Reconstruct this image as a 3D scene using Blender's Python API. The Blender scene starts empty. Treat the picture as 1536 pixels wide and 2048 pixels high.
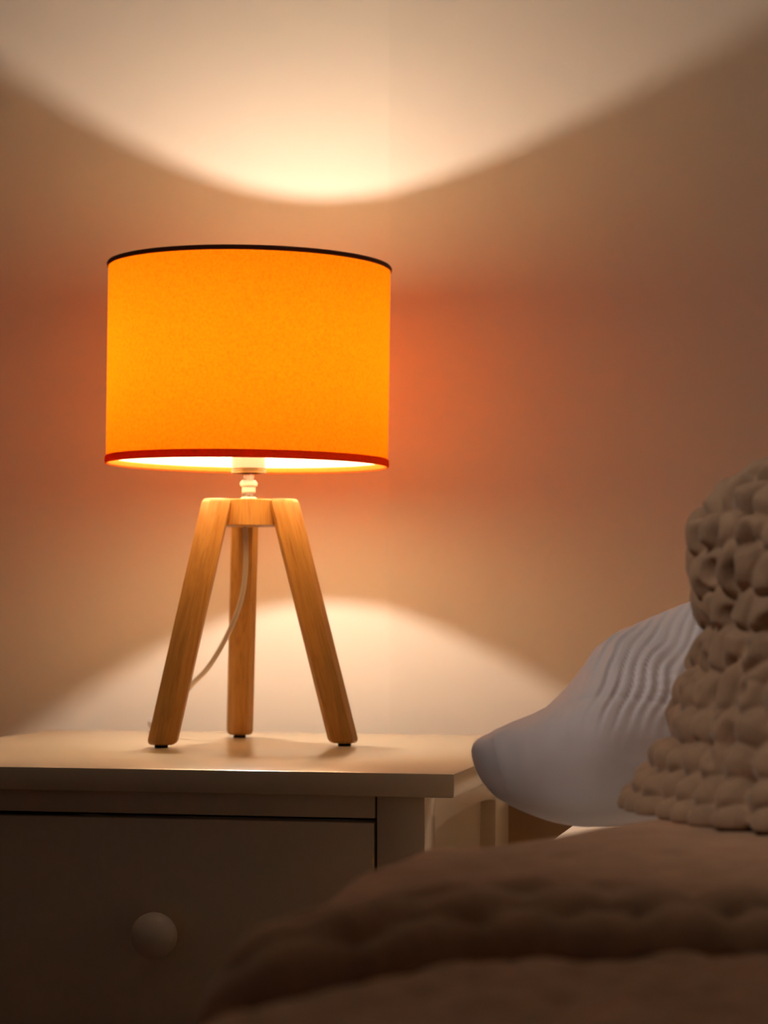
import bpy, bmesh, math, random
import numpy as np
from mathutils import Vector, Matrix

random.seed(3)
RNG = np.random.RandomState(11)
SC = bpy.context.scene
COL = SC.collection

# ------------------------------------------------------------------ frame of the place
# world: x along the back wall, y towards the back wall, z up; floor at z = 0
F = 4600.0                       # focal length in pixels of the 1536 x 2048 frame
HOR = 1200.0                     # row of the eye level
YAW = math.radians(12.4)
CY, SY = math.cos(YAW), math.sin(YAW)
TOPZ = 0.620                     # night stand top
EYE = TOPZ + 0.1123


def W(X, Y, z):
    """point X right / Y ahead of the camera, z above eye level -> world"""
    return Vector((CY * X - SY * Y, SY * X + CY * Y, z + EYE))


def P(px, py, Y):
    return W((px - 768) / F * Y, Y, (HOR - py) / F * Y)


# ------------------------------------------------------------------ helpers
def link(o, parent=None):
    COL.objects.link(o)
    if parent is not None:
        o.parent = parent
    return o


def obj(name, bm, mat, parent=None, smooth=True, loc=None):
    me = bpy.data.meshes.new(name)
    bmesh.ops.recalc_face_normals(bm, faces=bm.faces)
    bm.to_mesh(me)
    bm.free()
    if smooth:
        for p in me.polygons:
            p.use_smooth = True
    o = bpy.data.objects.new(name, me)
    if mat is not None:
        me.materials.append(mat)
    if loc is not None:
        o.location = loc
    return link(o, parent)


def grid_obj(name, pts, mat, parent=None, close_u=False, close_v=False, flip=False):
    """pts: array (nu, nv, 3)"""
    nu, nv = pts.shape[:2]
    v = pts.reshape(-1, 3)
    iu = np.arange(nu if close_u else nu - 1)
    iv = np.arange(nv if close_v else nv - 1)
    A, B = np.meshgrid(iu, iv, indexing='ij')
    A2, B2 = (A + 1) % nu, (B + 1) % nv
    f = np.stack([A * nv + B, A2 * nv + B, A2 * nv + B2, A * nv + B2], -1).reshape(-1, 4)
    if flip:
        f = f[:, ::-1]
    me = bpy.data.meshes.new(name)
    me.from_pydata(v.tolist(), [], f.tolist())
    me.update()
    for p in me.polygons:
        p.use_smooth = True
    me.materials.append(mat)
    o = bpy.data.objects.new(name, me)
    return link(o, parent)


def thing(name, label, cat, loc=(0, 0, 0), rotz=0.0):
    o = bpy.data.objects.new(name, None)
    o.empty_display_size = 0.05
    COL.objects.link(o)
    o.location = loc
    o.rotation_euler = (0, 0, rotz)
    o['label'] = label
    o['category'] = cat
    return o


def tag(o, label, cat):
    o['label'] = label
    o['category'] = cat
    return o


def add_box(bm, x0, x1, y0, y1, z0, z1, bev=0.0, seg=2):
    m = Matrix.Translation(((x0 + x1) / 2, (y0 + y1) / 2, (z0 + z1) / 2)) @ \
        Matrix.Diagonal((x1 - x0, y1 - y0, z1 - z0, 1))
    t = bmesh.new()
    bmesh.ops.create_cube(t, size=1.0, matrix=m)
    if bev:
        bmesh.ops.bevel(t, geom=t.edges[:], offset=bev, segments=seg, profile=0.5, affect='EDGES')
    me = bpy.data.meshes.new('tmp')
    t.to_mesh(me)
    t.free()
    bm.from_mesh(me)
    bpy.data.meshes.remove(me)


def box(name, x0, x1, y0, y1, z0, z1, mat, parent=None, bev=0.0, seg=2):
    bm = bmesh.new()
    add_box(bm, x0, x1, y0, y1, z0, z1, bev, seg)
    o = obj(name, bm, mat, parent, smooth=bool(bev))
    if bev:
        auto_smooth(o)
    return o


def auto_smooth(o, deg=40):
    me = o.data
    lim = math.cos(math.radians(deg))
    bm = bmesh.new()
    bm.from_mesh(me)
    for e in bm.edges:
        if len(e.link_faces) == 2:
            e.smooth = e.link_faces[0].normal.dot(e.link_faces[1].normal) > lim
    bm.to_mesh(me)
    bm.free()


def lathe(name, prof, mat, parent=None, n=64, close=False, cap=True, loc=None):
    bm = bmesh.new()
    rings = []
    for r, z in prof:
        if r < 1e-6:
            rings.append([bm.verts.new((0, 0, z))])
        else:
            rings.append([bm.verts.new((r * math.cos(2 * math.pi * i / n), r * math.sin(2 * math.pi * i / n), z)) for i in range(n)])
    seq = list(zip(rings, rings[1:]))
    if close:
        seq.append((rings[-1], rings[0]))
    for a, b in seq:
        for i in range(n):
            j = (i + 1) % n
            if len(a) == 1 and len(b) == 1:
                continue
            if len(a) == 1:
                bm.faces.new((a[0], b[j], b[i]))
            elif len(b) == 1:
                bm.faces.new((a[i], a[j], b[0]))
            else:
                bm.faces.new((a[i], a[j], b[j], b[i]))
    if cap and not close:
        for rg in (rings[0], rings[-1]):
            if len(rg) > 1:
                bm.faces.new(rg)
    o = obj(name, bm, mat, parent, True, loc)
    auto_smooth(o, 35)
    return o


def catmull(pts, m=12):
    pts = [Vector(p) for p in pts]
    out = []
    q = [pts[0] * 2 - pts[1]] + pts + [pts[-1] * 2 - pts[-2]]
    for i in range(1, len(q) - 2):
        a, b, c, d = q[i - 1], q[i], q[i + 1], q[i + 2]
        for k in range(m):
            t = k / m
            out.append(0.5 * (2 * b + (c - a) * t + (2 * a - 5 * b + 4 * c - d) * t * t + (3 * b - a - 3 * c + d) * t ** 3))
    out.append(pts[-1])
    return out


def tube(name, pts, r, mat, parent=None, n=12, rfun=None):
    bm = bmesh.new()
    rings = []
    up = Vector((0.31, 0.17, 0.93)).normalized()
    prevx = None
    for i, p in enumerate(pts):
        t = (pts[min(i + 1, len(pts) - 1)] - pts[max(i - 1, 0)]).normalized()
        x = (prevx - t * prevx.dot(t)) if prevx is not None else t.cross(up)
        x.normalize()
        prevx = x
        y = t.cross(x)
        rr = rfun(i / (len(pts) - 1)) if rfun else r
        rings.append([bm.verts.new(p + (x * math.cos(2 * math.pi * k / n) + y * math.sin(2 * math.pi * k / n)) * rr) for k in range(n)])
    for a, b in zip(rings, rings[1:]):
        for i in range(n):
            j = (i + 1) % n
            bm.faces.new((a[i], a[j], b[j], b[i]))
    bm.faces.new(rings[0])
    bm.faces.new(rings[-1])
    return obj(name, bm, mat, parent, True)


def interp(tab, x):
    a = np.array(tab, float)
    return np.interp(x, a[:, 0], a[:, 1])


def smoothstep(a, b, x):
    t = np.clip((x - a) / (b - a), 0, 1)
    return t * t * (3 - 2 * t)


def vnoise(x, y, seed=0):
    """smooth value noise, roughly -1..1"""
    r = np.random.RandomState(seed).rand(64, 64) * 2 - 1
    xi, yi = np.floor(x).astype(int), np.floor(y).astype(int)
    fx, fy = x - xi, y - yi
    fx, fy = fx * fx * (3 - 2 * fx), fy * fy * (3 - 2 * fy)
    g = lambda i, j: r[i % 64, j % 64]
    return (g(xi, yi) * (1 - fx) + g(xi + 1, yi) * fx) * (1 - fy) + (g(xi, yi + 1) * (1 - fx) + g(xi + 1, yi + 1) * fx) * fy


# ------------------------------------------------------------------ materials
def new_mat(name):
    m = bpy.data.materials.new(name)
    m.use_nodes = True
    nt = m.node_tree
    return m, nt, nt.nodes, nt.links, nt.nodes['Principled BSDF']


def plain(name, col, rough=0.5, spec=0.5, bump=None, var=None, metallic=0.0, sheen=0.0, coat=0.0):
    m, nt, N, L, b = new_mat(name)
    b.inputs['Base Color'].default_value = (*col, 1)
    b.inputs['Roughness'].default_value = rough
    b.inputs['Specular IOR Level'].default_value = spec
    b.inputs['Metallic'].default_value = metallic
    b.inputs['Sheen Weight'].default_value = sheen
    b.inputs['Sheen Roughness'].default_value = 0.5
    b.inputs['Coat Weight'].default_value = coat
    tc = N.new('ShaderNodeTexCoord')
    if var:
        sc, lo, hi = var
        n = N.new('ShaderNodeTexNoise')
        n.inputs['Scale'].default_value = sc
        n.inputs['Detail'].default_value = 6
        L.new(tc.outputs['Object'], n.inputs['Vector'])
        r = N.new('ShaderNodeValToRGB')
        r.color_ramp.elements[0].position = 0.3
        r.color_ramp.elements[1].position = 0.7
        r.color_ramp.elements[0].color = (*[c * lo for c in col], 1)
        r.color_ramp.elements[1].color = (*[min(1, c * hi) for c in col], 1)
        L.new(n.outputs['Fac'], r.inputs['Fac'])
        L.new(r.outputs['Color'], b.inputs['Base Color'])
    if bump:
        sc, st, dist = bump
        n = N.new('ShaderNodeTexNoise')
        n.inputs['Scale'].default_value = sc
        n.inputs['Detail'].default_value = 4
        L.new(tc.outputs['Object'], n.inputs['Vector'])
        bp = N.new('ShaderNodeBump')
        bp.inputs['Strength'].default_value = st
        bp.inputs['Distance'].default_value = dist
        L.new(n.outputs['Fac'], bp.inputs['Height'])
        L.new(bp.outputs['Normal'], b.inputs['Normal'])
    return m


def wood_mat(name, light, dark):
    m, nt, N, L, b = new_mat(name)
    at = N.new('ShaderNodeAttribute')
    at.attribute_name = 'grain'
    mp = N.new('ShaderNodeMapping')
    mp.inputs['Scale'].default_value = (1, 1, 0.07)
    L.new(at.outputs['Vector'], mp.inputs['Vector'])
    n1 = N.new('ShaderNodeTexNoise')
    n1.inputs['Scale'].default_value = 95
    n1.inputs['Detail'].default_value = 3
    n1.inputs['Distortion'].default_value = 1.4
    L.new(mp.outputs['Vector'], n1.inputs['Vector'])
    # rings: sine of the slow noise
    mu = N.new('ShaderNodeMath'); mu.operation = 'MULTIPLY'; mu.inputs[1].default_value = 34.0
    L.new(n1.outputs['Fac'], mu.inputs[0])
    sn = N.new('ShaderNodeMath'); sn.operation = 'SINE'
    L.new(mu.outputs[0], sn.inputs[0])
    mr = N.new('ShaderNodeMapRange')
    mr.inputs['From Min'].default_value = -1
    mr.inputs['From Max'].default_value = 1
    L.new(sn.outputs[0], mr.inputs['Value'])
    pw = N.new('ShaderNodeMath'); pw.operation = 'POWER'; pw.inputs[1].default_value = 3.0
    L.new(mr.outputs[0], pw.inputs[0])
    n2 = N.new('ShaderNodeTexNoise')
    n2.inputs['Scale'].default_value = 900
    n2.inputs['Detail'].default_value = 2
    L.new(mp.outputs['Vector'], n2.inputs['Vector'])
    fine = N.new('ShaderNodeMapRange')
    fine.inputs['From Min'].default_value = 0.52
    fine.inputs['From Max'].default_value = 0.75
    L.new(n2.outputs['Fac'], fine.inputs['Value'])
    ad = N.new('ShaderNodeMath'); ad.operation = 'MULTIPLY_ADD'
    ad.inputs[1].default_value = 0.38
    L.new(pw.outputs[0], ad.inputs[0])
    fm = N.new('ShaderNodeMath'); fm.operation = 'MULTIPLY'; fm.inputs[1].default_value = 0.5
    L.new(fine.outputs[0], fm.inputs[0])
    L.new(fm.outputs[0], ad.inputs[2])
    mx = N.new('ShaderNodeMix'); mx.data_type = 'RGBA'
    mx.inputs[6].default_value = (*light, 1)
    mx.inputs[7].default_value = (*dark, 1)
    L.new(ad.outputs[0], mx.inputs[0])
    L.new(mx.outputs[2], b.inputs['Base Color'])
    b.inputs['Roughness'].default_value = 0.42
    b.inputs['Specular IOR Level'].default_value = 0.4
    bp = N.new('ShaderNodeBump')
    bp.inputs['Strength'].default_value = 0.15
    bp.inputs['Distance'].default_value = 0.0005
    L.new(n2.outputs['Fac'], bp.inputs['Height'])
    L.new(bp.outputs['Normal'], b.inputs['Normal'])
    return m


def grain(o, off, tilt=0.0):
    me = o.data
    a = me.attributes.new('grain', 'FLOAT_VECTOR', 'POINT')
    for i, v in enumerate(me.vertices):
        a.data[i].vector = (v.co.x + tilt * v.co.z + off[0], v.co.y + off[1], v.co.z + off[2])


def wall_material(name, col):
    m = plain(name, col, 0.75, 0.25)
    nt = m.node_tree; N, L = nt.nodes, nt.links
    b = N['Principled BSDF']
    tc = N.new('ShaderNodeTexCoord')
    n = N.new('ShaderNodeTexNoise'); n.inputs['Scale'].default_value = 260; n.inputs['Detail'].default_value = 3
    n2 = N.new('ShaderNodeTexNoise'); n2.inputs['Scale'].default_value = 45; n2.inputs['Detail'].default_value = 2
    L.new(tc.outputs['Object'], n.inputs['Vector']); L.new(tc.outputs['Object'], n2.inputs['Vector'])
    ad = N.new('ShaderNodeMath'); ad.operation = 'ADD'
    L.new(n.outputs['Fac'], ad.inputs[0]); L.new(n2.outputs['Fac'], ad.inputs[1])
    bp = N.new('ShaderNodeBump'); bp.inputs['Strength'].default_value = 0.12; bp.inputs['Distance'].default_value = 0.0012
    L.new(ad.outputs[0], bp.inputs['Height']); L.new(bp.outputs['Normal'], b.inputs['Normal'])
    return m


def knit_material(name, col, scale=520):
    m = plain(name, col, 0.9, 0.1, sheen=0.25, var=(60, 0.85, 1.1))
    nt = m.node_tree; N, L = nt.nodes, nt.links
    b = N['Principled BSDF']
    tc = N.new('ShaderNodeTexCoord')
    mp = N.new('ShaderNodeMapping'); mp.inputs['Rotation'].default_value = (0.3, 0.6, 0.4)
    mp.inputs['Scale'].default_value = (1, 1, 0.22)
    L.new(tc.outputs['Object'], mp.inputs['Vector'])
    n = N.new('ShaderNodeTexNoise'); n.inputs['Scale'].default_value = scale; n.inputs['Detail'].default_value = 4
    n.inputs['Distortion'].default_value = 0.6
    L.new(mp.outputs['Vector'], n.inputs['Vector'])
    bp = N.new('ShaderNodeBump'); bp.inputs['Strength'].default_value = 0.35; bp.inputs['Distance'].default_value = 0.0016
    L.new(n.outputs['Fac'], bp.inputs['Height']); L.new(bp.outputs['Normal'], b.inputs['Normal'])
    return m


def shade_fabric(name, trans, diff):
    m, nt, N, L, b = new_mat(name)
    N.remove(b)
    out = N['Material Output']
    tc = N.new('ShaderNodeTexCoord')
    n = N.new('ShaderNodeTexNoise'); n.inputs['Scale'].default_value = 420; n.inputs['Detail'].default_value = 3
    L.new(tc.outputs['Object'], n.inputs['Vector'])
    r = N.new('ShaderNodeMapRange')
    r.inputs['From Min'].default_value = 0.3; r.inputs['From Max'].default_value = 0.7
    r.inputs['To Min'].default_value = 0.84; r.inputs['To Max'].default_value = 1.14
    L.new(n.outputs['Fac'], r.inputs['Value'])
    vm = N.new('ShaderNodeVectorMath'); vm.operation = 'SCALE'
    vm.inputs[0].default_value = trans
    L.new(r.outputs[0], vm.inputs['Scale'])
    t = N.new('ShaderNodeBsdfTranslucent'); L.new(vm.outputs[0], t.inputs['Color'])
    d = N.new('ShaderNodeBsdfDiffuse'); d.inputs['Color'].default_value = (*diff, 1)
    a = N.new('ShaderNodeAddShader')
    L.new(t.outputs[0], a.inputs[0]); L.new(d.outputs[0], a.inputs[1])
    L.new(a.outputs[0], out.inputs['Surface'])
    return m


def mix_transparent(name, col, fac, glossy=False, tint=(1, 1, 1)):
    """thin sheet that lets light straight through and scatters the rest"""
    m, nt, N, L, b = new_mat(name)
    N.remove(b)
    out = N['Material Output']
    t = N.new('ShaderNodeBsdfTransparent'); t.inputs['Color'].default_value = (*tint, 1)
    if glossy:
        d = N.new('ShaderNodeBsdfGlossy'); d.inputs['Roughness'].default_value = 0.08
    else:
        d = N.new('ShaderNodeBsdfDiffuse')
    d.inputs['Color'].default_value = (*col, 1)
    mx = N.new('ShaderNodeMixShader'); mx.inputs[0].default_value = fac
    L.new(t.outputs[0], mx.inputs[1]); L.new(d.outputs[0], mx.inputs[2])
    L.new(mx.outputs[0], out.inputs['Surface'])
    return m


def emitter(name, col, strength):
    m, nt, N, L, b = new_mat(name)
    N.remove(b)
    e = N.new('ShaderNodeEmission'); e.inputs['Color'].default_value = (*col, 1); e.inputs['Strength'].default_value = strength
    L.new(e.outputs[0], N['Material Output'].inputs['Surface'])
    return m


BULB_COL = (1.0, 0.85, 0.71)
BULB_STRENGTH = 3300.0

M_wall = wall_material('wall_paint', (0.80, 0.73, 0.635))
M_ceil = wall_material('ceiling_paint', (0.82, 0.80, 0.77))
M_floor = plain('floor_wood', (0.28, 0.17, 0.10), 0.45, 0.4, var=(4, 0.7, 1.2))
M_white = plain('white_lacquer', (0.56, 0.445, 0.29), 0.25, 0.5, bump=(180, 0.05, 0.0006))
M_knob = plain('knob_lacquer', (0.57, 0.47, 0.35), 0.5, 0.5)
M_wood = wood_mat('beech_wood', (0.54, 0.27, 0.065), (0.32, 0.135, 0.03))
M_shade = shade_fabric('orange_shade_fabric', (0.95, 0.186, 0.002), (0.05, 0.013, 0.001))
M_liner = mix_transparent('shade_liner', (0.95, 0.76, 0.48), 0.80)
M_hem = shade_fabric('shade_hem_fabric', (0.32, 0.060, 0.004), (0.40, 0.085, 0.010))
M_rim = plain('shade_rim_tape', (0.12, 0.035, 0.012), 0.7, 0.3)
M_glass = mix_transparent('bulb_glass', (1, 1, 1), 0.04, True)
M_fil = emitter('glowing_filament', BULB_COL, BULB_STRENGTH)
M_plastic = plain('white_plastic', (0.68, 0.64, 0.63), 0.25, 0.5)
M_socket = plain('pearly_socket_plastic', (0.50, 0.42, 0.38), 0.3, 0.5)
M_brass = plain('aged_brass', (0.30, 0.18, 0.08), 0.35, 0.5, metallic=0.8)
M_chrome = plain('steel_thread', (0.75, 0.70, 0.68), 0.25, 0.5, metallic=0.9)
M_cord = plain('clear_cord_sheath', (0.62, 0.52, 0.40), 0.25, 0.6, coat=0.5)
M_pad = plain('black_felt', (0.02, 0.018, 0.015), 0.9, 0.1)
M_dark = plain('dark_inside', (0.05, 0.045, 0.04), 0.8, 0.1)
M_pillow = plain('white_cotton', (0.79, 0.735, 0.745), 0.85, 0.15, sheen=0.2)
M_sheet = plain('cream_sheet', (0.85, 0.80, 0.70), 0.8, 0.15, bump=(400, 0.1, 0.001))
M_board = plain('brown_board', (0.38, 0.24, 0.13), 0.5, 0.4, var=(8, 0.85, 1.1))
M_throw = knit_material('brown_wool', (0.41, 0.265, 0.165))
M_blanket = knit_material('brown_blanket_wool', (0.45, 0.275, 0.16), 300)


# ------------------------------------------------------------------ room
XL, XR, YF, HZ = -2.1, 2.2, -1.6, 2.45


def struct(name, x0, x1, y0, y1, z0, z1, mat):
    o = box(name, x0, x1, y0, y1, z0, z1, mat)
    o['kind'] = 'structure'
    return o


# the back wall bends a little behind the lamp
YB = 2.62
wn = math.radians(11.45)
wd = math.sin(wn) * -0.106 + math.cos(wn) * 1.80 + 0.2192
yl = lambda X: (wd - math.sin(wn) * X) / math.cos(wn)
xc_ = 10 / F * yl(0.0044)
plan = [W(-2.35, yl(-2.35), 0), W(xc_, yl(xc_), 0), W(2.75, yl(xc_) - (2.75 - xc_) * math.tan(math.radians(5.0)), 0)]
back = [p + Vector((0.0, 0.1, 0)) for p in plan]
bm = bmesh.new()
lo_ = [bm.verts.new((p.x, p.y, 0)) for p in plan + back[::-1]]
hi_ = [bm.verts.new((p.x, p.y, HZ)) for p in plan + back[::-1]]
bm.faces.new(lo_)
bm.faces.new(hi_)
for i in range(6):
    bm.faces.new((lo_[i], lo_[(i + 1) % 6], hi_[(i + 1) % 6], hi_[i]))
obj('wall_back', bm, M_wall, None, smooth=False)['kind'] = 'structure'
struct('wall_left', XL - 0.1, XL, YF, YB, 0, HZ, M_wall)
struct('wall_right', XR, XR + 0.1, YF, YB, 0, HZ, M_wall)
struct('floor', XL - 0.1, XR + 0.1, YF, YB, -0.1, 0, M_floor)
struct('ceiling', XL - 0.1, XR + 0.1, YF, YB, HZ, HZ + 0.1, M_ceil)

# ------------------------------------------------------------------ night stand
NX0, NX1, NY0, NY1 = -0.712, -0.275, 1.464, 1.887
ns = thing('nightstand', 'white painted nightstand with round knob drawer under the orange lamp', 'nightstand',
           ((NX0 + NX1) / 2, (NY0 + NY1) / 2, 0))
OX, OY = (NX0 + NX1) / 2, (NY0 + NY1) / 2


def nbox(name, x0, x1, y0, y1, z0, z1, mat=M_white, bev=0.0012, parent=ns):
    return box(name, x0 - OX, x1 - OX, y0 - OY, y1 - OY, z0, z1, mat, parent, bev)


TH = 0.0162
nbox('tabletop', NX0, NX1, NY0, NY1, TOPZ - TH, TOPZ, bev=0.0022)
BX0, BX1 = NX0 + 0.023, -0.2975        # carcass
BY0, BY1 = 1.478, 1.835
PW = 0.0325
UZ = TOPZ - TH
RAILZ = EYE - 0.1440
for (x0, x1) in ((BX0, BX0 + PW), (BX1 - PW, BX1)):
    nbox('leg', x0, x1, BY0, BY0 + 0.036, 0, UZ)
    nbox('leg', x0, x1, 1.757, 1.817, 0, UZ)
nbox('front_rail', BX0 + PW + 0.0012, BX1 - PW - 0.0012, BY0 + 0.001, BY0 + 0.022, RAILZ, UZ, bev=0.0008)


def side_rail(xa, xb):
    bm = bmesh.new()
    n = 14
    y0, y1 = BY0 + 0.036, 1.757
    lo = []
    for i in range(n + 1):
        f = i / n
        arch = 0.005 * (1 - abs(2 * f - 1) ** 3)
        lo.append((y0 + (y1 - y0) * f, EYE - 0.155 + arch))
    loop = lo + [(y1, UZ), (y0, UZ)]
    a = [bm.verts.new((xa - OX, y - OY, z)) for y, z in loop]
    b = [bm.verts.new((xb - OX, y - OY, z)) for y, z in loop]
    bm.faces.new(a)
    bm.faces.new(b[::-1])
    for i in range(len(loop)):
        j = (i + 1) % len(loop)
        bm.faces.new((a[i], b[i], b[j], a[j]))
    obj('side_rail', bm, M_white, ns, smooth=False)


side_rail(BX1 - 0.018, BX1 - 0.0004)
side_rail(BX0 + 0.0004, BX0 + 0.018)
for xa in (BX1 - 0.0200, BX0 + 0.0120):
    nbox('side_panel', xa, xa + 0.008, BY0 + 0.03, 1.765, 0.30, UZ - 0.002, bev=0)
nbox('back_panel', BX0 + 0.012, BX1 - 0.012, 1.785, 1.792, 0.30, UZ - 0.002, bev=0)
nbox('bottom_panel', BX0 + 0.012, BX1 - 0.012, BY0 + 0.004, 1.785, 0.292, 0.304)
nbox('lower_shelf', BX0 + 0.004, BX1 - 0.004, BY0 + 0.004, 1.80, 0.11, 0.126)
DZ1 = EYE - 0.1468
DZ0 = 0.43
DX0, DX1 = BX0 + PW + 0.0018, BX1 - PW - 0.0018
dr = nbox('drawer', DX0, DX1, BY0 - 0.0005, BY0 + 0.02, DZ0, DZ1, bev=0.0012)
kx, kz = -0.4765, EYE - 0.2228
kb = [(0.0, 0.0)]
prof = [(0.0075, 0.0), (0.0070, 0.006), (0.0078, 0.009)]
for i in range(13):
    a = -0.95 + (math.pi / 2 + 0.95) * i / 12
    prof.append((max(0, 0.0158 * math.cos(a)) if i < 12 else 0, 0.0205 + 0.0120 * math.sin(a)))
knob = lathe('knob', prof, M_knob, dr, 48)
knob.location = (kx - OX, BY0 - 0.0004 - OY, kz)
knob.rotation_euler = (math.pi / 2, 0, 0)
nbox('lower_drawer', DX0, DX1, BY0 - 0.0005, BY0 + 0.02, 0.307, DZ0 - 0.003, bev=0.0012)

# ------------------------------------------------------------------ lamp
LX, LY = -0.490, 1.7353
LYC = 1.80
lamp = thing('table_lamp', 'glowing orange drum-shade lamp on wooden tripod legs, standing on the white nightstand',
             'lamp', (LX, LY, TOPZ))
ZB = lambda z: z + EYE - TOPZ       # height relative to eye -> lamp local
RF, RT = 0.0812, 0.0295
LEG_H = ZB(0.0785)
HALF = 0.0104
CH = 0.0050
for k, ang in enumerate((98.6, 218.6, 338.6)):
    al = math.radians(ang) + YAW
    bm = bmesh.new()
    # octagonal section with rounded ends, radial = local x
    sec = []
    for sx, sy, fl in ((1, 1, 0), (-1, 1, 1), (-1, -1, 0), (1, -1, 1)):
        p1 = (sx * HALF, sy * (HALF - CH)); p2 = (sx * (HALF - CH), sy * HALF)
        sec += ([p1, p2] if fl == 0 else [p2, p1])
    z0 = 0.0022
    levels = [(z0, 0.70), (z0 + 0.0006, 0.84), (z0 + 0.0018, 0.94), (z0 + 0.0038, 1.0)]
    for i in range(1, 14):
        levels.append((z0 + 0.0038 + (LEG_H - z0 - 0.0068) * i / 13, 1.0))
    levels += [(LEG_H - 0.0014, 0.95), (LEG_H - 0.0004, 0.88), (LEG_H, 0.80)]
    rings = []
    for z, s in levels:
        f = z / LEG_H
        r = (RT - RF) * f
        rings.append([bm.verts.new((r + x * s, y * s, z)) for x, y in sec])
    n = len(sec)
    for a, b in zip(rings, rings[1:]):
        for i in range(n):
            j = (i + 1) % n
            bm.faces.new((a[i], a[j], b[j], b[i]))
    bm.faces.new(rings[0]); bm.faces.new(rings[-1])
    lg = obj('leg', bm, M_wood, lamp, True)
    auto_smooth(lg, 20)
    lg.location = (RF * math.cos(al), RF * math.sin(al), 0)
    lg.rotation_euler = (0, 0, al)
    grain(lg, (k * 0.37, k * 0.21, k * 0.5), (RF - RT) / LEG_H)
    pad = lathe('foot_pad', [(0.0050, 0.0), (0.0052, 0.0024)], M_pad, lg, 20)

hub_r = 0.0245
hub = lathe('hub', [(hub_r - 0.002, ZB(0.0575)), (hub_r, ZB(0.0583)), (hub_r, ZB(0.0775)), (hub_r - 0.0012, ZB(0.0785))], M_wood, lamp, 64)
grain(hub, (1.7, 0.9, 2.3))
stem = lathe('stem', [(0.0052, ZB(0.078)), (0.0052, ZB(0.0835)), (0.0046, ZB(0.084)), (0.0046, ZB(0.0985)), (0.0052, ZB(0.0985))], M_chrome, lamp, 32)
lathe('nut', [(0.0060, ZB(0.0783)), (0.0070, ZB(0.0787)), (0.0070, ZB(0.0793)), (0.0052, ZB(0.0805))], M_plastic, stem, 32)
lathe('nut', [(0.0050, ZB(0.0842)), (0.0054, ZB(0.0847)), (0.0054, ZB(0.0880)), (0.0050, ZB(0.0884))], M_plastic, stem, 32)
lathe('nut', [(0.0056, ZB(0.0888)), (0.0068, ZB(0.0895)), (0.0070, ZB(0.0912)), (0.0062, ZB(0.0926)), (0.0050, ZB(0.0938))], M_plastic, stem, 32)
sock = lathe('bulb_socket', [(0.0105, ZB(0.0990)), (0.0126, ZB(0.1000)), (0.0130, ZB(0.1030)), (0.0130, ZB(0.1340)), (0.0115, ZB(0.1360))], M_socket, lamp, 48)
lathe('socket_ring', [(0.0128, ZB(0.0990)), (0.0136, ZB(0.0996)), (0.0131, ZB(0.1004)), (0.0137, ZB(0.1011)), (0.0132, ZB(0.1018)), (0.0136, ZB(0.1026)), (0.0128, ZB(0.1032))], M_brass, sock, 48)
ZL = 0.1892
bprof = [(0.0118, 0.1355), (0.0125, 0.146), (0.0150, 0.154), (0.0205, 0.166)]
for i in range(10):
    a = -0.35 + (math.pi / 2 + 0.35) * i / 9
    bprof.append((0.0255 * math.cos(a) if i < 9 else 0.0, 0.1865 + 0.0275 * math.sin(a)))
bulb = lathe('bulb', [(r, ZB(z)) for r, z in bprof], M_glass, lamp, 40, cap=False)
cw = lambda x, y: Vector((CY * x - SY * y, SY * x + CY * y, 0))
bulb.location = cw(-0.003, 0.010)
bmf = bmesh.new()
bmesh.ops.create_uvsphere(bmf, u_segments=12, v_segments=8, radius=0.006, matrix=Matrix.Translation(cw(-0.005, 0.0152) + Vector((0, 0, ZB(ZL)))))
obj('filament', bmf, M_fil, bulb)

# shade leans a hair to the right
shade_c = Vector((0, 0, ZB(0.183)))
SR = 0.1100
zt, zb_ = 0.0776, -0.0777
shade = lathe('lamp_shade', [(SR, zb_), (SR, zb_ + 0.02), (SR, 0), (SR, zt - 0.02), (SR, zt)], M_shade, lamp, 128, cap=False)
shade.location = shade_c
ax = Vector((-SY, CY, 0))
shade.rotation_mode = 'QUATERNION'
shade.rotation_quaternion = Matrix.Rotation(math.radians(0.75), 3, ax).to_quaternion()
lathe('liner', [(SR - 0.0009, zb_ + 0.0005), (SR - 0.0009, 0), (SR - 0.0009, zt - 0.0005)], M_liner, shade, 128, cap=False)
lathe('bottom_hem', [(SR + 0.0001, zb_ + 0.0058), (SR + 0.0009, zb_ + 0.0050), (SR + 0.0012, zb_ + 0.0015), (SR + 0.0006, zb_ - 0.0004), (SR - 0.0004, zb_ - 0.0004), (SR - 0.0013, zb_ + 0.0008), (SR - 0.0013, zb_ + 0.0028), (SR - 0.0010, zb_ + 0.0046)], M_hem, shade, 128, close=True)
lathe('top_rim', [(SR + 0.0001, zt - 0.0030), (SR + 0.0010, zt - 0.0024), (SR + 0.0013, zt - 0.0008), (SR + 0.0006, zt + 0.0006), (SR - 0.0006, zt + 0.0006), (SR - 0.0013, zt - 0.0008), (SR - 0.0012, zt - 0.0028)], M_rim, shade, 128, close=True)
# carrier wires between socket and shade
bmw = bmesh.new()
for k in range(2):
    a = math.pi * k + YAW
    c = Vector((math.cos(a), math.sin(a), 0))
    m = Matrix.Translation(c * 0.061 + Vector((0, 0, -0.052))) @ c.to_track_quat('Z', 'Y').to_matrix().to_4x4()
    bmesh.ops.create_cone(bmw, cap_ends=True, segments=8, radius1=0.0004, radius2=0.0004, depth=0.096, matrix=m)
obj('shade_carrier', bmw, M_plastic, shade)

# cord
LW = Vector((LX, LY, TOPZ))


def pl(px, py, Y):
    return P(px, py, Y) - LW


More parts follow.
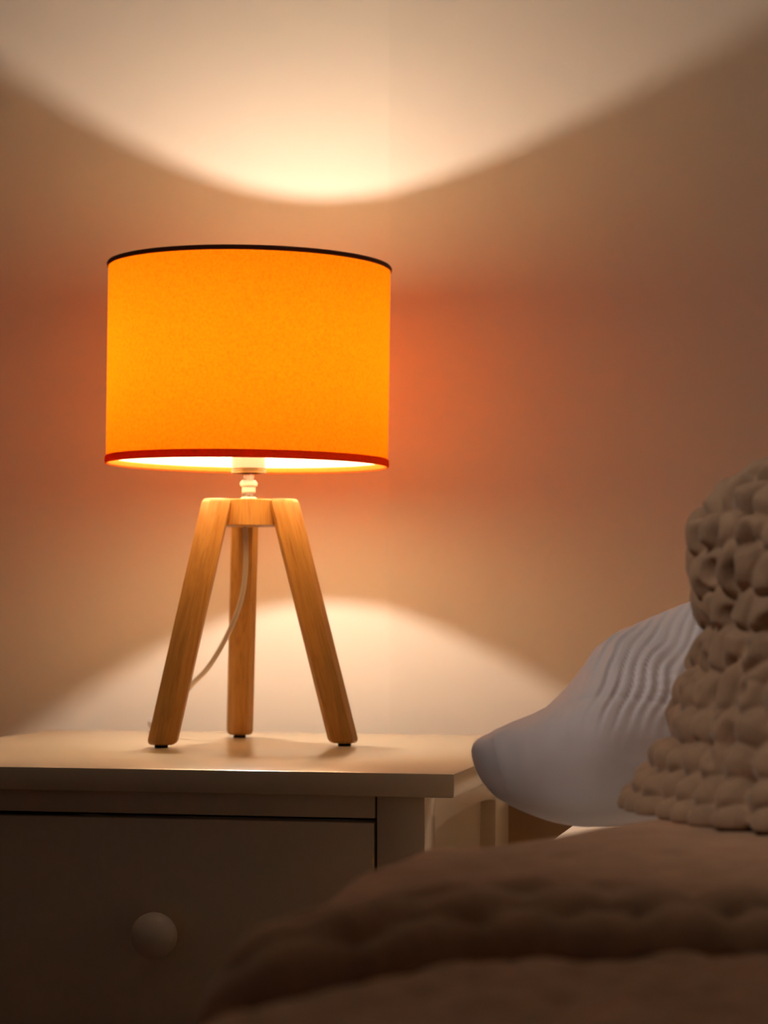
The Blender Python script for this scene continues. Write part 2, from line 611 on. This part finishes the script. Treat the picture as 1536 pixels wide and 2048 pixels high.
cz = TOPZ + 0.0020
sw_c = W(-0.1912, 1.962, 0)
sw = Vector((sw_c.x, sw_c.y, TOPZ + 0.0070)) - LW
path = [pl(490, 1050, 1.80), pl(491, 1085, 1.80), pl(491, 1130, 1.803), pl(486, 1180, 1.806), pl(473, 1228, 1.812), pl(447, 1285, 1.822),
        pl(416, 1335, 1.835), pl(384, 1369, 1.850), pl(355, 1402, 1.875), pl(335, 1438, 1.91)]
path = path[:-2] + [pl(352, 1406, 1.885), pl(338, 1430, 1.925), sw + Vector((0.006, -0.004, 0.001))]
tube('cord', catmull(path, 10), 0.0021, M_cord, lamp, 12)
bms = bmesh.new()
mm = Matrix.Translation(sw) @ Matrix.Rotation(-0.15, 4, 'Z') @ Matrix.Diagonal((0.0105, 0.0095, 0.0068, 1))
bmesh.ops.create_uvsphere(bms, u_segments=32, v_segments=16, radius=1.0, matrix=mm)
swo = obj('cord_switch', bms, M_plastic, lamp)
tail = [sw + Vector((0.002, 0.006, 0)), sw + Vector((0.004, 0.014, -0.002)), sw + Vector((0.005, 0.022, -0.008)), sw + Vector((0.005, 0.027, -0.04)), sw + Vector((0.005, 0.028, -0.14))]
tube('cord', catmull(tail, 10), 0.0018, M_cord, lamp, 12)

# ------------------------------------------------------------------ bed
MZ = EYE - 0.1450
BEDX0, BEDX1, BEDY0, BEDY1 = -0.207, 1.25, -0.15, 1.88
bed = thing('bed', 'bed with cream sheeted mattress, its corner showing below the white pillow', 'bed', ((BEDX0 + BEDX1) / 2, (BEDY0 + BEDY1) / 2, 0))
bx, by = (BEDX0 + BEDX1) / 2, (BEDY0 + BEDY1) / 2
box('mattress', BEDX0 - bx, BEDX1 - bx, BEDY0 - by, BEDY1 - by, 0.36, MZ, M_sheet, bed, 0.012, 4)
box('bed_base', BEDX0 + 0.01 - bx, BEDX1 - 0.01 - bx, BEDY0 + 0.01 - by, BEDY1 - 0.01 - by, 0.14, 0.36, M_sheet, bed, 0.004)
for sx in (BEDX0 + 0.06, BEDX1 - 0.06):
    for sy in (BEDY0 + 0.06, BEDY1 - 0.06):
        box('leg', sx - 0.03 - bx, sx + 0.03 - bx, sy - 0.03 - by, sy + 0.03 - by, 0, 0.14, M_wood, bed, 0.003)
box('gap_board', -0.312 - bx, BEDX1 + 0.06 - bx, 1.897 - by, 1.925 - by, 0.10, EYE - 0.165, M_board, bed, 0.003)  # board added so the gap beside the nightstand stays dark, not lit wall
for o in bed.children:
    if o.name.startswith('leg'):
        grain(o, (0, 0, 0))

# ------------------------------------------------------------------ pillow (white, leaning, corner to the left)
nu, nv = 150, 110
topE = np.array([(945, 1512, 1.452), (962, 1490, 1.455), (1000, 1472, 1.462), (1085, 1430, 1.474), (1128, 1395, 1.482), (1160, 1360, 1.488), (1188, 1318, 1.494), (1215, 1288, 1.498), (1262, 1258, 1.502), (1320, 1228, 1.507), (1380, 1203, 1.510), (1450, 1185, 1.512), (1530, 1190, 1.51)], float)
botE = np.array([(945, 1512, 1.452), (950, 1535, 1.448), (964, 1562, 1.444), (990, 1590, 1.438), (1035, 1614, 1.432), (1095, 1636, 1.428), (1150, 1646, 1.425), (1200, 1647, 1.425), (1260, 1644, 1.430), (1330, 1640, 1.44), (1420, 1630, 1.455), (1500, 1600, 1.475), (1560, 1560, 1.49)], float)


def resample(pts, n):
    q = np.array([list(v) for v in catmull([Vector(p) for p in pts], 10)])
    d = np.r_[0, np.cumsum(np.linalg.norm(np.diff(q[:, :2], axis=0), axis=1))]
    s = np.linspace(0, d[-1], n)
    return np.stack([np.interp(s, d, q[:, k]) for k in range(3)], -1)


topE[:, 2] -= np.linspace(0.085, 0.055, len(topE))
botE[:, 2] -= 0.085
T_, B_ = resample(topE, nu), resample(botE, nu)
rightE = resample([T_[-1], ((T_[-1] + B_[-1]) / 2 + np.array([70, 0, 0])), B_[-1]], nv)
U = np.linspace(0, 1, nu)[:, None]
V = np.linspace(0, 1, nv)[None, :]
C = np.zeros((nu, nv, 3))
left = np.repeat(T_[:1], nv, 0)
for k in range(3):
    C[..., k] = (1 - V) * T_[:, k][:, None] + V * B_[:, k][:, None] + (1 - U) * left[:, k][None, :] + U * rightE[:, k][None, :] \
        - ((1 - U) * (1 - V) * T_[0, k] + U * (1 - V) * T_[-1, k] + (1 - U) * V * B_[0, k] + U * V * B_[-1, k])
Xc = (C[..., 0] - 768) / F * C[..., 2]
Zc = (HOR - C[..., 1]) / F * C[..., 2]
base = np.stack([CY * Xc - SY * C[..., 2], SY * Xc + CY * C[..., 2], Zc + EYE], -1)
prof = (np.sin(np.pi * V) ** 0.55) * np.clip(np.sin(np.pi * np.clip(U, 0, 1)), 0, 1) ** 0.5
nrm = np.array(W(-0.25, -1.0, 0.50) - W(0, 0, 0)); nrm /= np.linalg.norm(nrm)
# pleats: gathered folds running down from the upper edge, fading to the lower left
px, py = C[..., 0], C[..., 1]
ph = (px - 0.0 + (py - 1300) * 0.33 + 10 * vnoise(px / 90, py / 60, 4)) / 24.0
amp = smoothstep(1030, 1200, px) * (1 - smoothstep(1380, 1560, py)) * (0.65 + 0.5 * vnoise(px / 50, py / 120, 7))
pl_ = np.abs(np.sin(np.pi * ph)) ** 0.7 - 0.6
pl2 = np.sin(np.pi * ph * 3.7 + 2 * vnoise(px / 40, py / 80, 9)) * 0.18
crease = -np.exp(-((py - 1462 + (px - 1230) * 0.05) / 6.0) ** 2) * smoothstep(1110, 1180, px) * 0.0012
soft = 0.0035 * vnoise(px / 110, py / 90, 21) + 0.0012 * vnoise(px / 40, py / 40, 22)
hem = 0.0016 * np.exp(-((px - 1005 - (py - 1480) * 0.15) / 9.0) ** 2)
disp = 0.0060 * amp * (pl_ + pl2) + 0.8 * crease + soft + hem
edge = (np.clip(prof * 1.6, 0, 1)) ** 0.7
thin = 1 - 0.5 * smoothstep(0.45, 0.85, U)
front = base + nrm * ((0.050 * prof * thin + disp * edge)[..., None])
back = base - nrm * ((0.050 * prof)[..., None])
allp = np.concatenate([front, back[:, ::-1][:, 1:-1]], 1)
allp[..., 2] = np.maximum(allp[..., 2], MZ + 0.0012)
pil = grid_obj('pillow', allp, M_pillow, close_v=True)
tag(pil, 'white gathered cotton pillow leaning on the bed beside the nightstand', 'pillow')

# ------------------------------------------------------------------ blanket on the bed (out of focus in front)
fold_tab = [(-0.26, 0.640), (-0.205, 0.665), (-0.195, 0.735), (-0.175, 0.800), (-0.15, 0.832), (-0.10, 0.860), (-0.05, 0.879), (0.03, 0.90), (0.105, 0.917), (0.5, 0.99), (1.3, 1.05)]
far_tab = [(-0.26, 1.020), (-0.205, 1.030), (-0.165, 1.045), (-0.150, 1.090), (-0.135, 1.150), (-0.10, 1.22), (0.0, 1.30), (0.3, 1.36), (1.3, 1.38)]
nq = 330
tq = np.linspace(-0.40, 1.20, nq)          # arclength across the bed; left of the edge it hangs down
EDGE = -0.196
LOWZ = -0.1400
TOPB = -0.1128
rows = []
n_top, n_fold, n_low, n_far = 150, 34, 90, 16
xq = np.maximum(tq, EDGE)
nf, nb = interp(fold_tab, xq), interp(far_tab, xq)
k = np.ones(9) / 9
nf = np.convolve(np.pad(nf, 4, 'edge'), k, 'valid')
nb = np.convolve(np.pad(nb, 4, 'edge'), k, 'valid')
R_ = (TOPB - LOWZ) / 2
Yp, Zp = [], []
for i in range(n_far):                      # rounded far edge
    a = math.pi * (1 - i / n_far) / 2 + math.pi / 2 * 0
    a = -math.pi / 2 + math.pi * i / n_far
    Yp.append(nb - R_ + R_ * math.cos(a)); Zp.append(np.full(nq, (TOPB + LOWZ) / 2 + R_ * math.sin(a)))
for i in range(n_top):
    f = i / n_top
    Yp.append((nb - R_) * (1 - f) + (nf + R_) * f); Zp.append(np.full(nq, TOPB) + 0.002 * math.sin(math.pi * f))
for i in range(n_fold):
    a = math.pi / 2 + math.pi * 0.93 * i / (n_fold - 1)
    Yp.append(nf + R_ + R_ * math.cos(a)); Zp.append(np.full(nq, (TOPB + LOWZ) / 2 + R_ * math.sin(a)))
y_end, z_end = Yp[-1], Zp[-1]
for i in range(1, n_low):
    f = i / (n_low - 1)
    Yp.append(y_end * (1 - f) + (0.20) * f); Zp.append(z_end + 0.008 * smoothstep(0, 0.10, f))
Yp, Zp = np.array(Yp), np.array(Zp)
Tq = np.repeat(tq[None, :], Yp.shape[0], 0)
# bubbles of the knit, soft
along = np.r_[0, np.cumsum(np.hypot(np.diff(Yp[:, nq // 2]), np.diff(Zp[:, nq // 2])))][:, None] * np.ones((1, nq))
gu, gv = Tq / 0.030, along / 0.026


def bubbles(gu, gv, seed=0, rad=0.60, slant=0.0, jit=0.18, ell=1.0):
    h = np.zeros_like(gu)
    rr = np.random.RandomState(seed).rand(128, 128, 3)
    j0 = np.floor(gv).astype(int)
    for dj in (-1, 0, 1):
        j = j0 + dj
        off = 0.5 * (j % 2)
        i0 = np.floor(gu - off).astype(int)
        for di in (-1, 0, 1):
            i = i0 + di
            rnd = rr[i % 128, j % 128]
            cu = i + off + 0.5 + (rnd[..., 0] - 0.5) * jit
            cv = j + 0.5 + (rnd[..., 1] - 0.5) * jit
            du, dv = gu - cu, gv - cv
            du = du + slant * dv
            d2 = (du / rad) ** 2 + (dv / (rad * ell)) ** 2
            hh = np.sqrt(np.clip(1 - d2, 0, None)) * (0.85 + 0.3 * rnd[..., 2])
            h = np.maximum(h, hh)
    return h


hb = bubbles(gu, gv, 5, 0.66)
und = 0.35 + 0.65 * smoothstep(-0.02, 0.03, (nf[None, :] + 0.02) - Yp + 0.03)
bump = (0.0045 + 0.0065 * und) * (hb - 0.55) * und + 0.003 * vnoise(Tq / 0.07, along / 0.09, 31)
# normals in the y/z profile
dY, dZ = np.gradient(Yp, axis=0), np.gradient(Zp, axis=0)
ln = np.hypot(dY, dZ) + 1e-9
ny, nz = dZ / ln, -dY / ln
Yb, Zb = Yp + ny * bump, Zp + nz * bump
# left border rolls over the mattress edge and hangs
Xb = Tq.copy()
over = np.clip(EDGE - Tq, 0, None)
RE = 0.028
ang = np.clip(over / RE, 0, math.pi / 2)
hang = np.clip(over - RE * math.pi / 2, 0, None)
Xb = np.where(over > 0, EDGE - RE * np.sin(ang), Xb)
Zb = Zb - np.where(over > 0, RE * (1 - np.cos(ang)) + hang, 0)
Zb = np.where(over > 0, Zb, np.maximum(Zb, -0.1445))
cX, cYd = CY * Xb + SY * Yb, -SY * Xb + CY * Yb                 # pressed flat where the throw lies
press = 1 - smoothstep(0.90, 1.12, np.hypot((cX - 0.320) / 0.218, (cYd - 1.19) / 0.150))
Zb = Zb * (1 - press) + np.minimum(Zb, -0.1103) * press
blk = np.stack([Xb, Yb, Zb + EYE], -1)
blanket = grid_obj('blanket', blk, M_blanket)
tag(blanket, 'soft brown blanket spread over the bed, blurred in the foreground', 'blanket')

# ------------------------------------------------------------------ chunky knit throw heaped over the right of the pillow
nph, nst = 960, 400
HX, HY = 0.3200, 1.190
zs_tab = np.array([(-0.1105, 0.178, 0.122), (-0.1120, 0.190, 0.132), (-0.1075, 0.1975, 0.138), (-0.100, 0.192, 0.136), (-0.09, 0.184, 0.134), (-0.07, 0.174, 0.132), (-0.04, 0.163, 0.130),
                   (-0.014, 0.158, 0.128), (0.015, 0.160, 0.125), (0.034, 0.160, 0.118), (0.050, 0.150, 0.108), (0.062, 0.136, 0.094), (0.074, 0.113, 0.076), (0.086, 0.084, 0.054), (0.094, 0.05, 0.033), (0.098, 0.004, 0.003)])
zs_tab[:, 1] *= 0.972
zs_tab[:, 2] *= 0.90
q = np.array([list(v) for v in catmull([Vector(p) for p in zs_tab], 12)])


def heap(phi, s):
    """phi, s arrays -> points on the smooth heap (X right, Y ahead, z); s = distance up from the hem"""
    zz, aa, bb = [np.interp(s, SD, q[:, k]) for k in range(3)]
    lw = 1 + 0.05 * np.sin(phi * 5 + 0.6) * (1 - smoothstep(-0.13, 0.0, zz))
    return np.stack([HX + aa * np.cos(phi) * lw, HY + bb * np.sin(phi) * lw, zz], -1)


SD = np.r_[0, np.cumsum(np.hypot(np.diff(q[:, 0]), np.diff(q[:, 1])))]
sl = np.linspace(0, SD[-1], nst)
PH, SS = np.meshgrid(np.linspace(0, 2 * math.pi, nph, endpoint=False), sl, indexing='ij')
base = heap(PH, SS)
du_ = np.roll(base, -1, 0) - np.roll(base, 1, 0)
dv_ = np.gradient(base, axis=1)
nr = np.cross(du_, dv_); nr /= (np.linalg.norm(nr, axis=-1, keepdims=True) + 1e-12)


def stitches(col, row, jit, seed):
    r = np.random.RandomState(seed)
    pts, k = [], 0
    s0 = row * 0.1
    while s0 < SD[-1]:
        ring = heap(np.linspace(0, 2 * math.pi, 200), np.full(200, s0))
        cl = np.r_[0, np.cumsum(np.linalg.norm(np.diff(ring, axis=0), axis=1))]
        n = max(1, int(round(cl[-1] / col)))
        t = (np.arange(n) + 0.5 * (k % 2) + 0.3) / n * cl[-1] + r.uniform(-jit, jit, n) * col
        ph = np.interp(t % cl[-1], cl, np.linspace(0, 2 * math.pi, 200))
        pts.append(heap(ph, s0 + r.uniform(-jit, jit, n) * row))
        s0 += row
        k += 1
    return np.concatenate(pts)


def nearest2(v, pts, M):
    a = (v.reshape(-1, 3) @ M).astype(np.float32)
    b = (pts @ M).astype(np.float32)
    f1, f2 = np.empty(len(a), np.float32), np.empty(len(a), np.float32)
    bb2 = (b * b).sum(1)[None, :]
    for i in range(0, len(a), 20000):
        c = a[i:i + 20000]
        d2 = (c * c).sum(1)[:, None] + bb2 - 2 * c @ b.T
        p = np.partition(d2, 1, axis=1)
        f1[i:i + 20000] = np.sqrt(np.maximum(p[:, 0], 0))
        f2[i:i + 20000] = np.sqrt(np.maximum(p[:, 1], 0))
    return f1.reshape(v.shape[:2]), f2.reshape(v.shape[:2])


wob = 0.0035 * np.stack([vnoise(base[..., 0] / 0.03, base[..., 2] / 0.03, s_) for s_ in (51, 52, 53)], -1)
# lower rows: round stitches packed side by side
f1, f2 = nearest2(base + 0.6 * wob, stitches(0.0195, 0.0172, 0.15, 3), np.eye(3))
caps = np.sqrt(np.clip(1 - (f1 / 0.0125) ** 2, 0, None))
caps = np.minimum(caps, 0.35 + 1.3 * np.clip((f2 - f1) / 0.0125, 0, 1) ** 0.6)
# upper rows: pulled open, slanting loops with dents between the strands
dd = np.array([0.55, 0.0, 0.84]); dd /= np.linalg.norm(dd)
M = np.eye(3) - 0.52 * np.outer(dd, dd)
f1, f2 = nearest2(base + wob, stitches(0.0165, 0.0215, 0.24, 8), M)
loops = np.sqrt(np.clip(1 - (f1 / 0.0112) ** 2, 0, None))
loops = np.minimum(loops, 0.15 + 1.25 * np.clip((f2 - f1) / 0.0100, 0, 1) ** 0.6)
hol = stitches(0.0230, 0.0205, 0.30, 8)
p1, p2 = nearest2(base + 1.3 * wob, hol, M)
net = 0.25 + 0.62 * loops - 0.75 * (1 - smoothstep(0.0010, 0.0058, p1))
wmix = smoothstep(-0.085, -0.015, base[..., 2] + 0.03 * vnoise(PH * 5, SS / 0.05, 44))
h = caps * (1 - wmix) + net * wmix
h = h + 0.10 * vnoise(base[..., 0] / 0.008, base[..., 2] / 0.012, 45) + 0.12 * vnoise(base[..., 0] / 0.035, base[..., 2] / 0.05, 46)
# soften the height field a little
for _ in range(3):
    h = (np.roll(h, 1, 0) + np.roll(h, -1, 0) + 2 * h) / 4
    h[:, 1:-1] = (h[:, 2:] + h[:, :-2] + 2 * h[:, 1:-1]) / 4
pt = base + nr * (((0.0170 + 0.0020 * wmix) * h - 0.0098)[..., None])
pt[..., 2] = np.maximum(pt[..., 2], -0.1100)
Wp = np.stack([CY * pt[..., 0] - SY * pt[..., 1], SY * pt[..., 0] + CY * pt[..., 1], pt[..., 2] + EYE], -1)
throw = grid_obj('knit_throw', Wp, M_throw, close_u=True)
tag(throw, 'chunky brown knit throw heaped upright on the bed in front of the white pillow', 'throw')

# ------------------------------------------------------------------ light from outside the open side of the room, plus added fill lights
w = bpy.data.worlds.new('dusk')
SC.world = w
w.use_nodes = True
bg = w.node_tree.nodes['Background']
bg.inputs['Color'].default_value = (0.75, 0.82, 1.0, 1)
bg.inputs['Strength'].default_value = 0.032
def add_ceiling_fill(x, y, size, watts, spread, color):  # added soft fill under the ceiling, out of view; no fixture there
    al = bpy.data.lights.new('ceiling_fill', 'AREA')
    al.shape = 'DISK'
    al.size = size
    al.energy = watts
    al.color = color
    al.spread = math.radians(spread)
    o = bpy.data.objects.new('ceiling_fill', al)
    COL.objects.link(o)
    o.location = (x, y, HZ - 0.02)


add_ceiling_fill(-0.02, 1.28, 0.40, 1.7, 180, (1.0, 0.82, 0.66))
sp = bpy.data.lights.new('spot_fill', 'SPOT')  # added narrow fill, out of view, to brighten pillow and throw
sp.energy = 36.0
sp.color = (1.0, 0.86, 0.76)
sp.spot_size = math.radians(27)
sp.spot_blend = 0.7
sp.shadow_soft_size = 0.09
spo = bpy.data.objects.new('spot_fill', sp)
COL.objects.link(spo)
spo.location = (-0.75, 0.0, 1.95)
spo.rotation_euler = (Vector((0.13, 1.29, 0.76)) - spo.location).to_track_quat('-Z', 'Y').to_euler()

# ------------------------------------------------------------------ camera
cam = bpy.data.cameras.new('camera')
cam.sensor_fit = 'VERTICAL'
cam.sensor_height = 36.0
cam.sensor_width = 27.0
cam.lens = F / 2048 * 36.0
cam.shift_y = (HOR - 1024) / 2048
cam.clip_start = 0.02
cam.dof.use_dof = True
cam.dof.focus_distance = 1.54
cam.dof.aperture_fstop = 9.0
co = bpy.data.objects.new('camera', cam)
COL.objects.link(co)
co.location = (0, 0, EYE)
co.rotation_euler = (math.pi / 2, 0, YAW)
SC.camera = co

SC.view_settings.view_transform = 'Standard'
SC.view_settings.look = 'None'
SC.view_settings.exposure = 0.0
SC.view_settings.gamma = 1.0
SC.view_settings.use_curve_mapping = False
SC.cycles.max_bounces = 16
SC.cycles.diffuse_bounces = 8
SC.cycles.transparent_max_bounces = 16
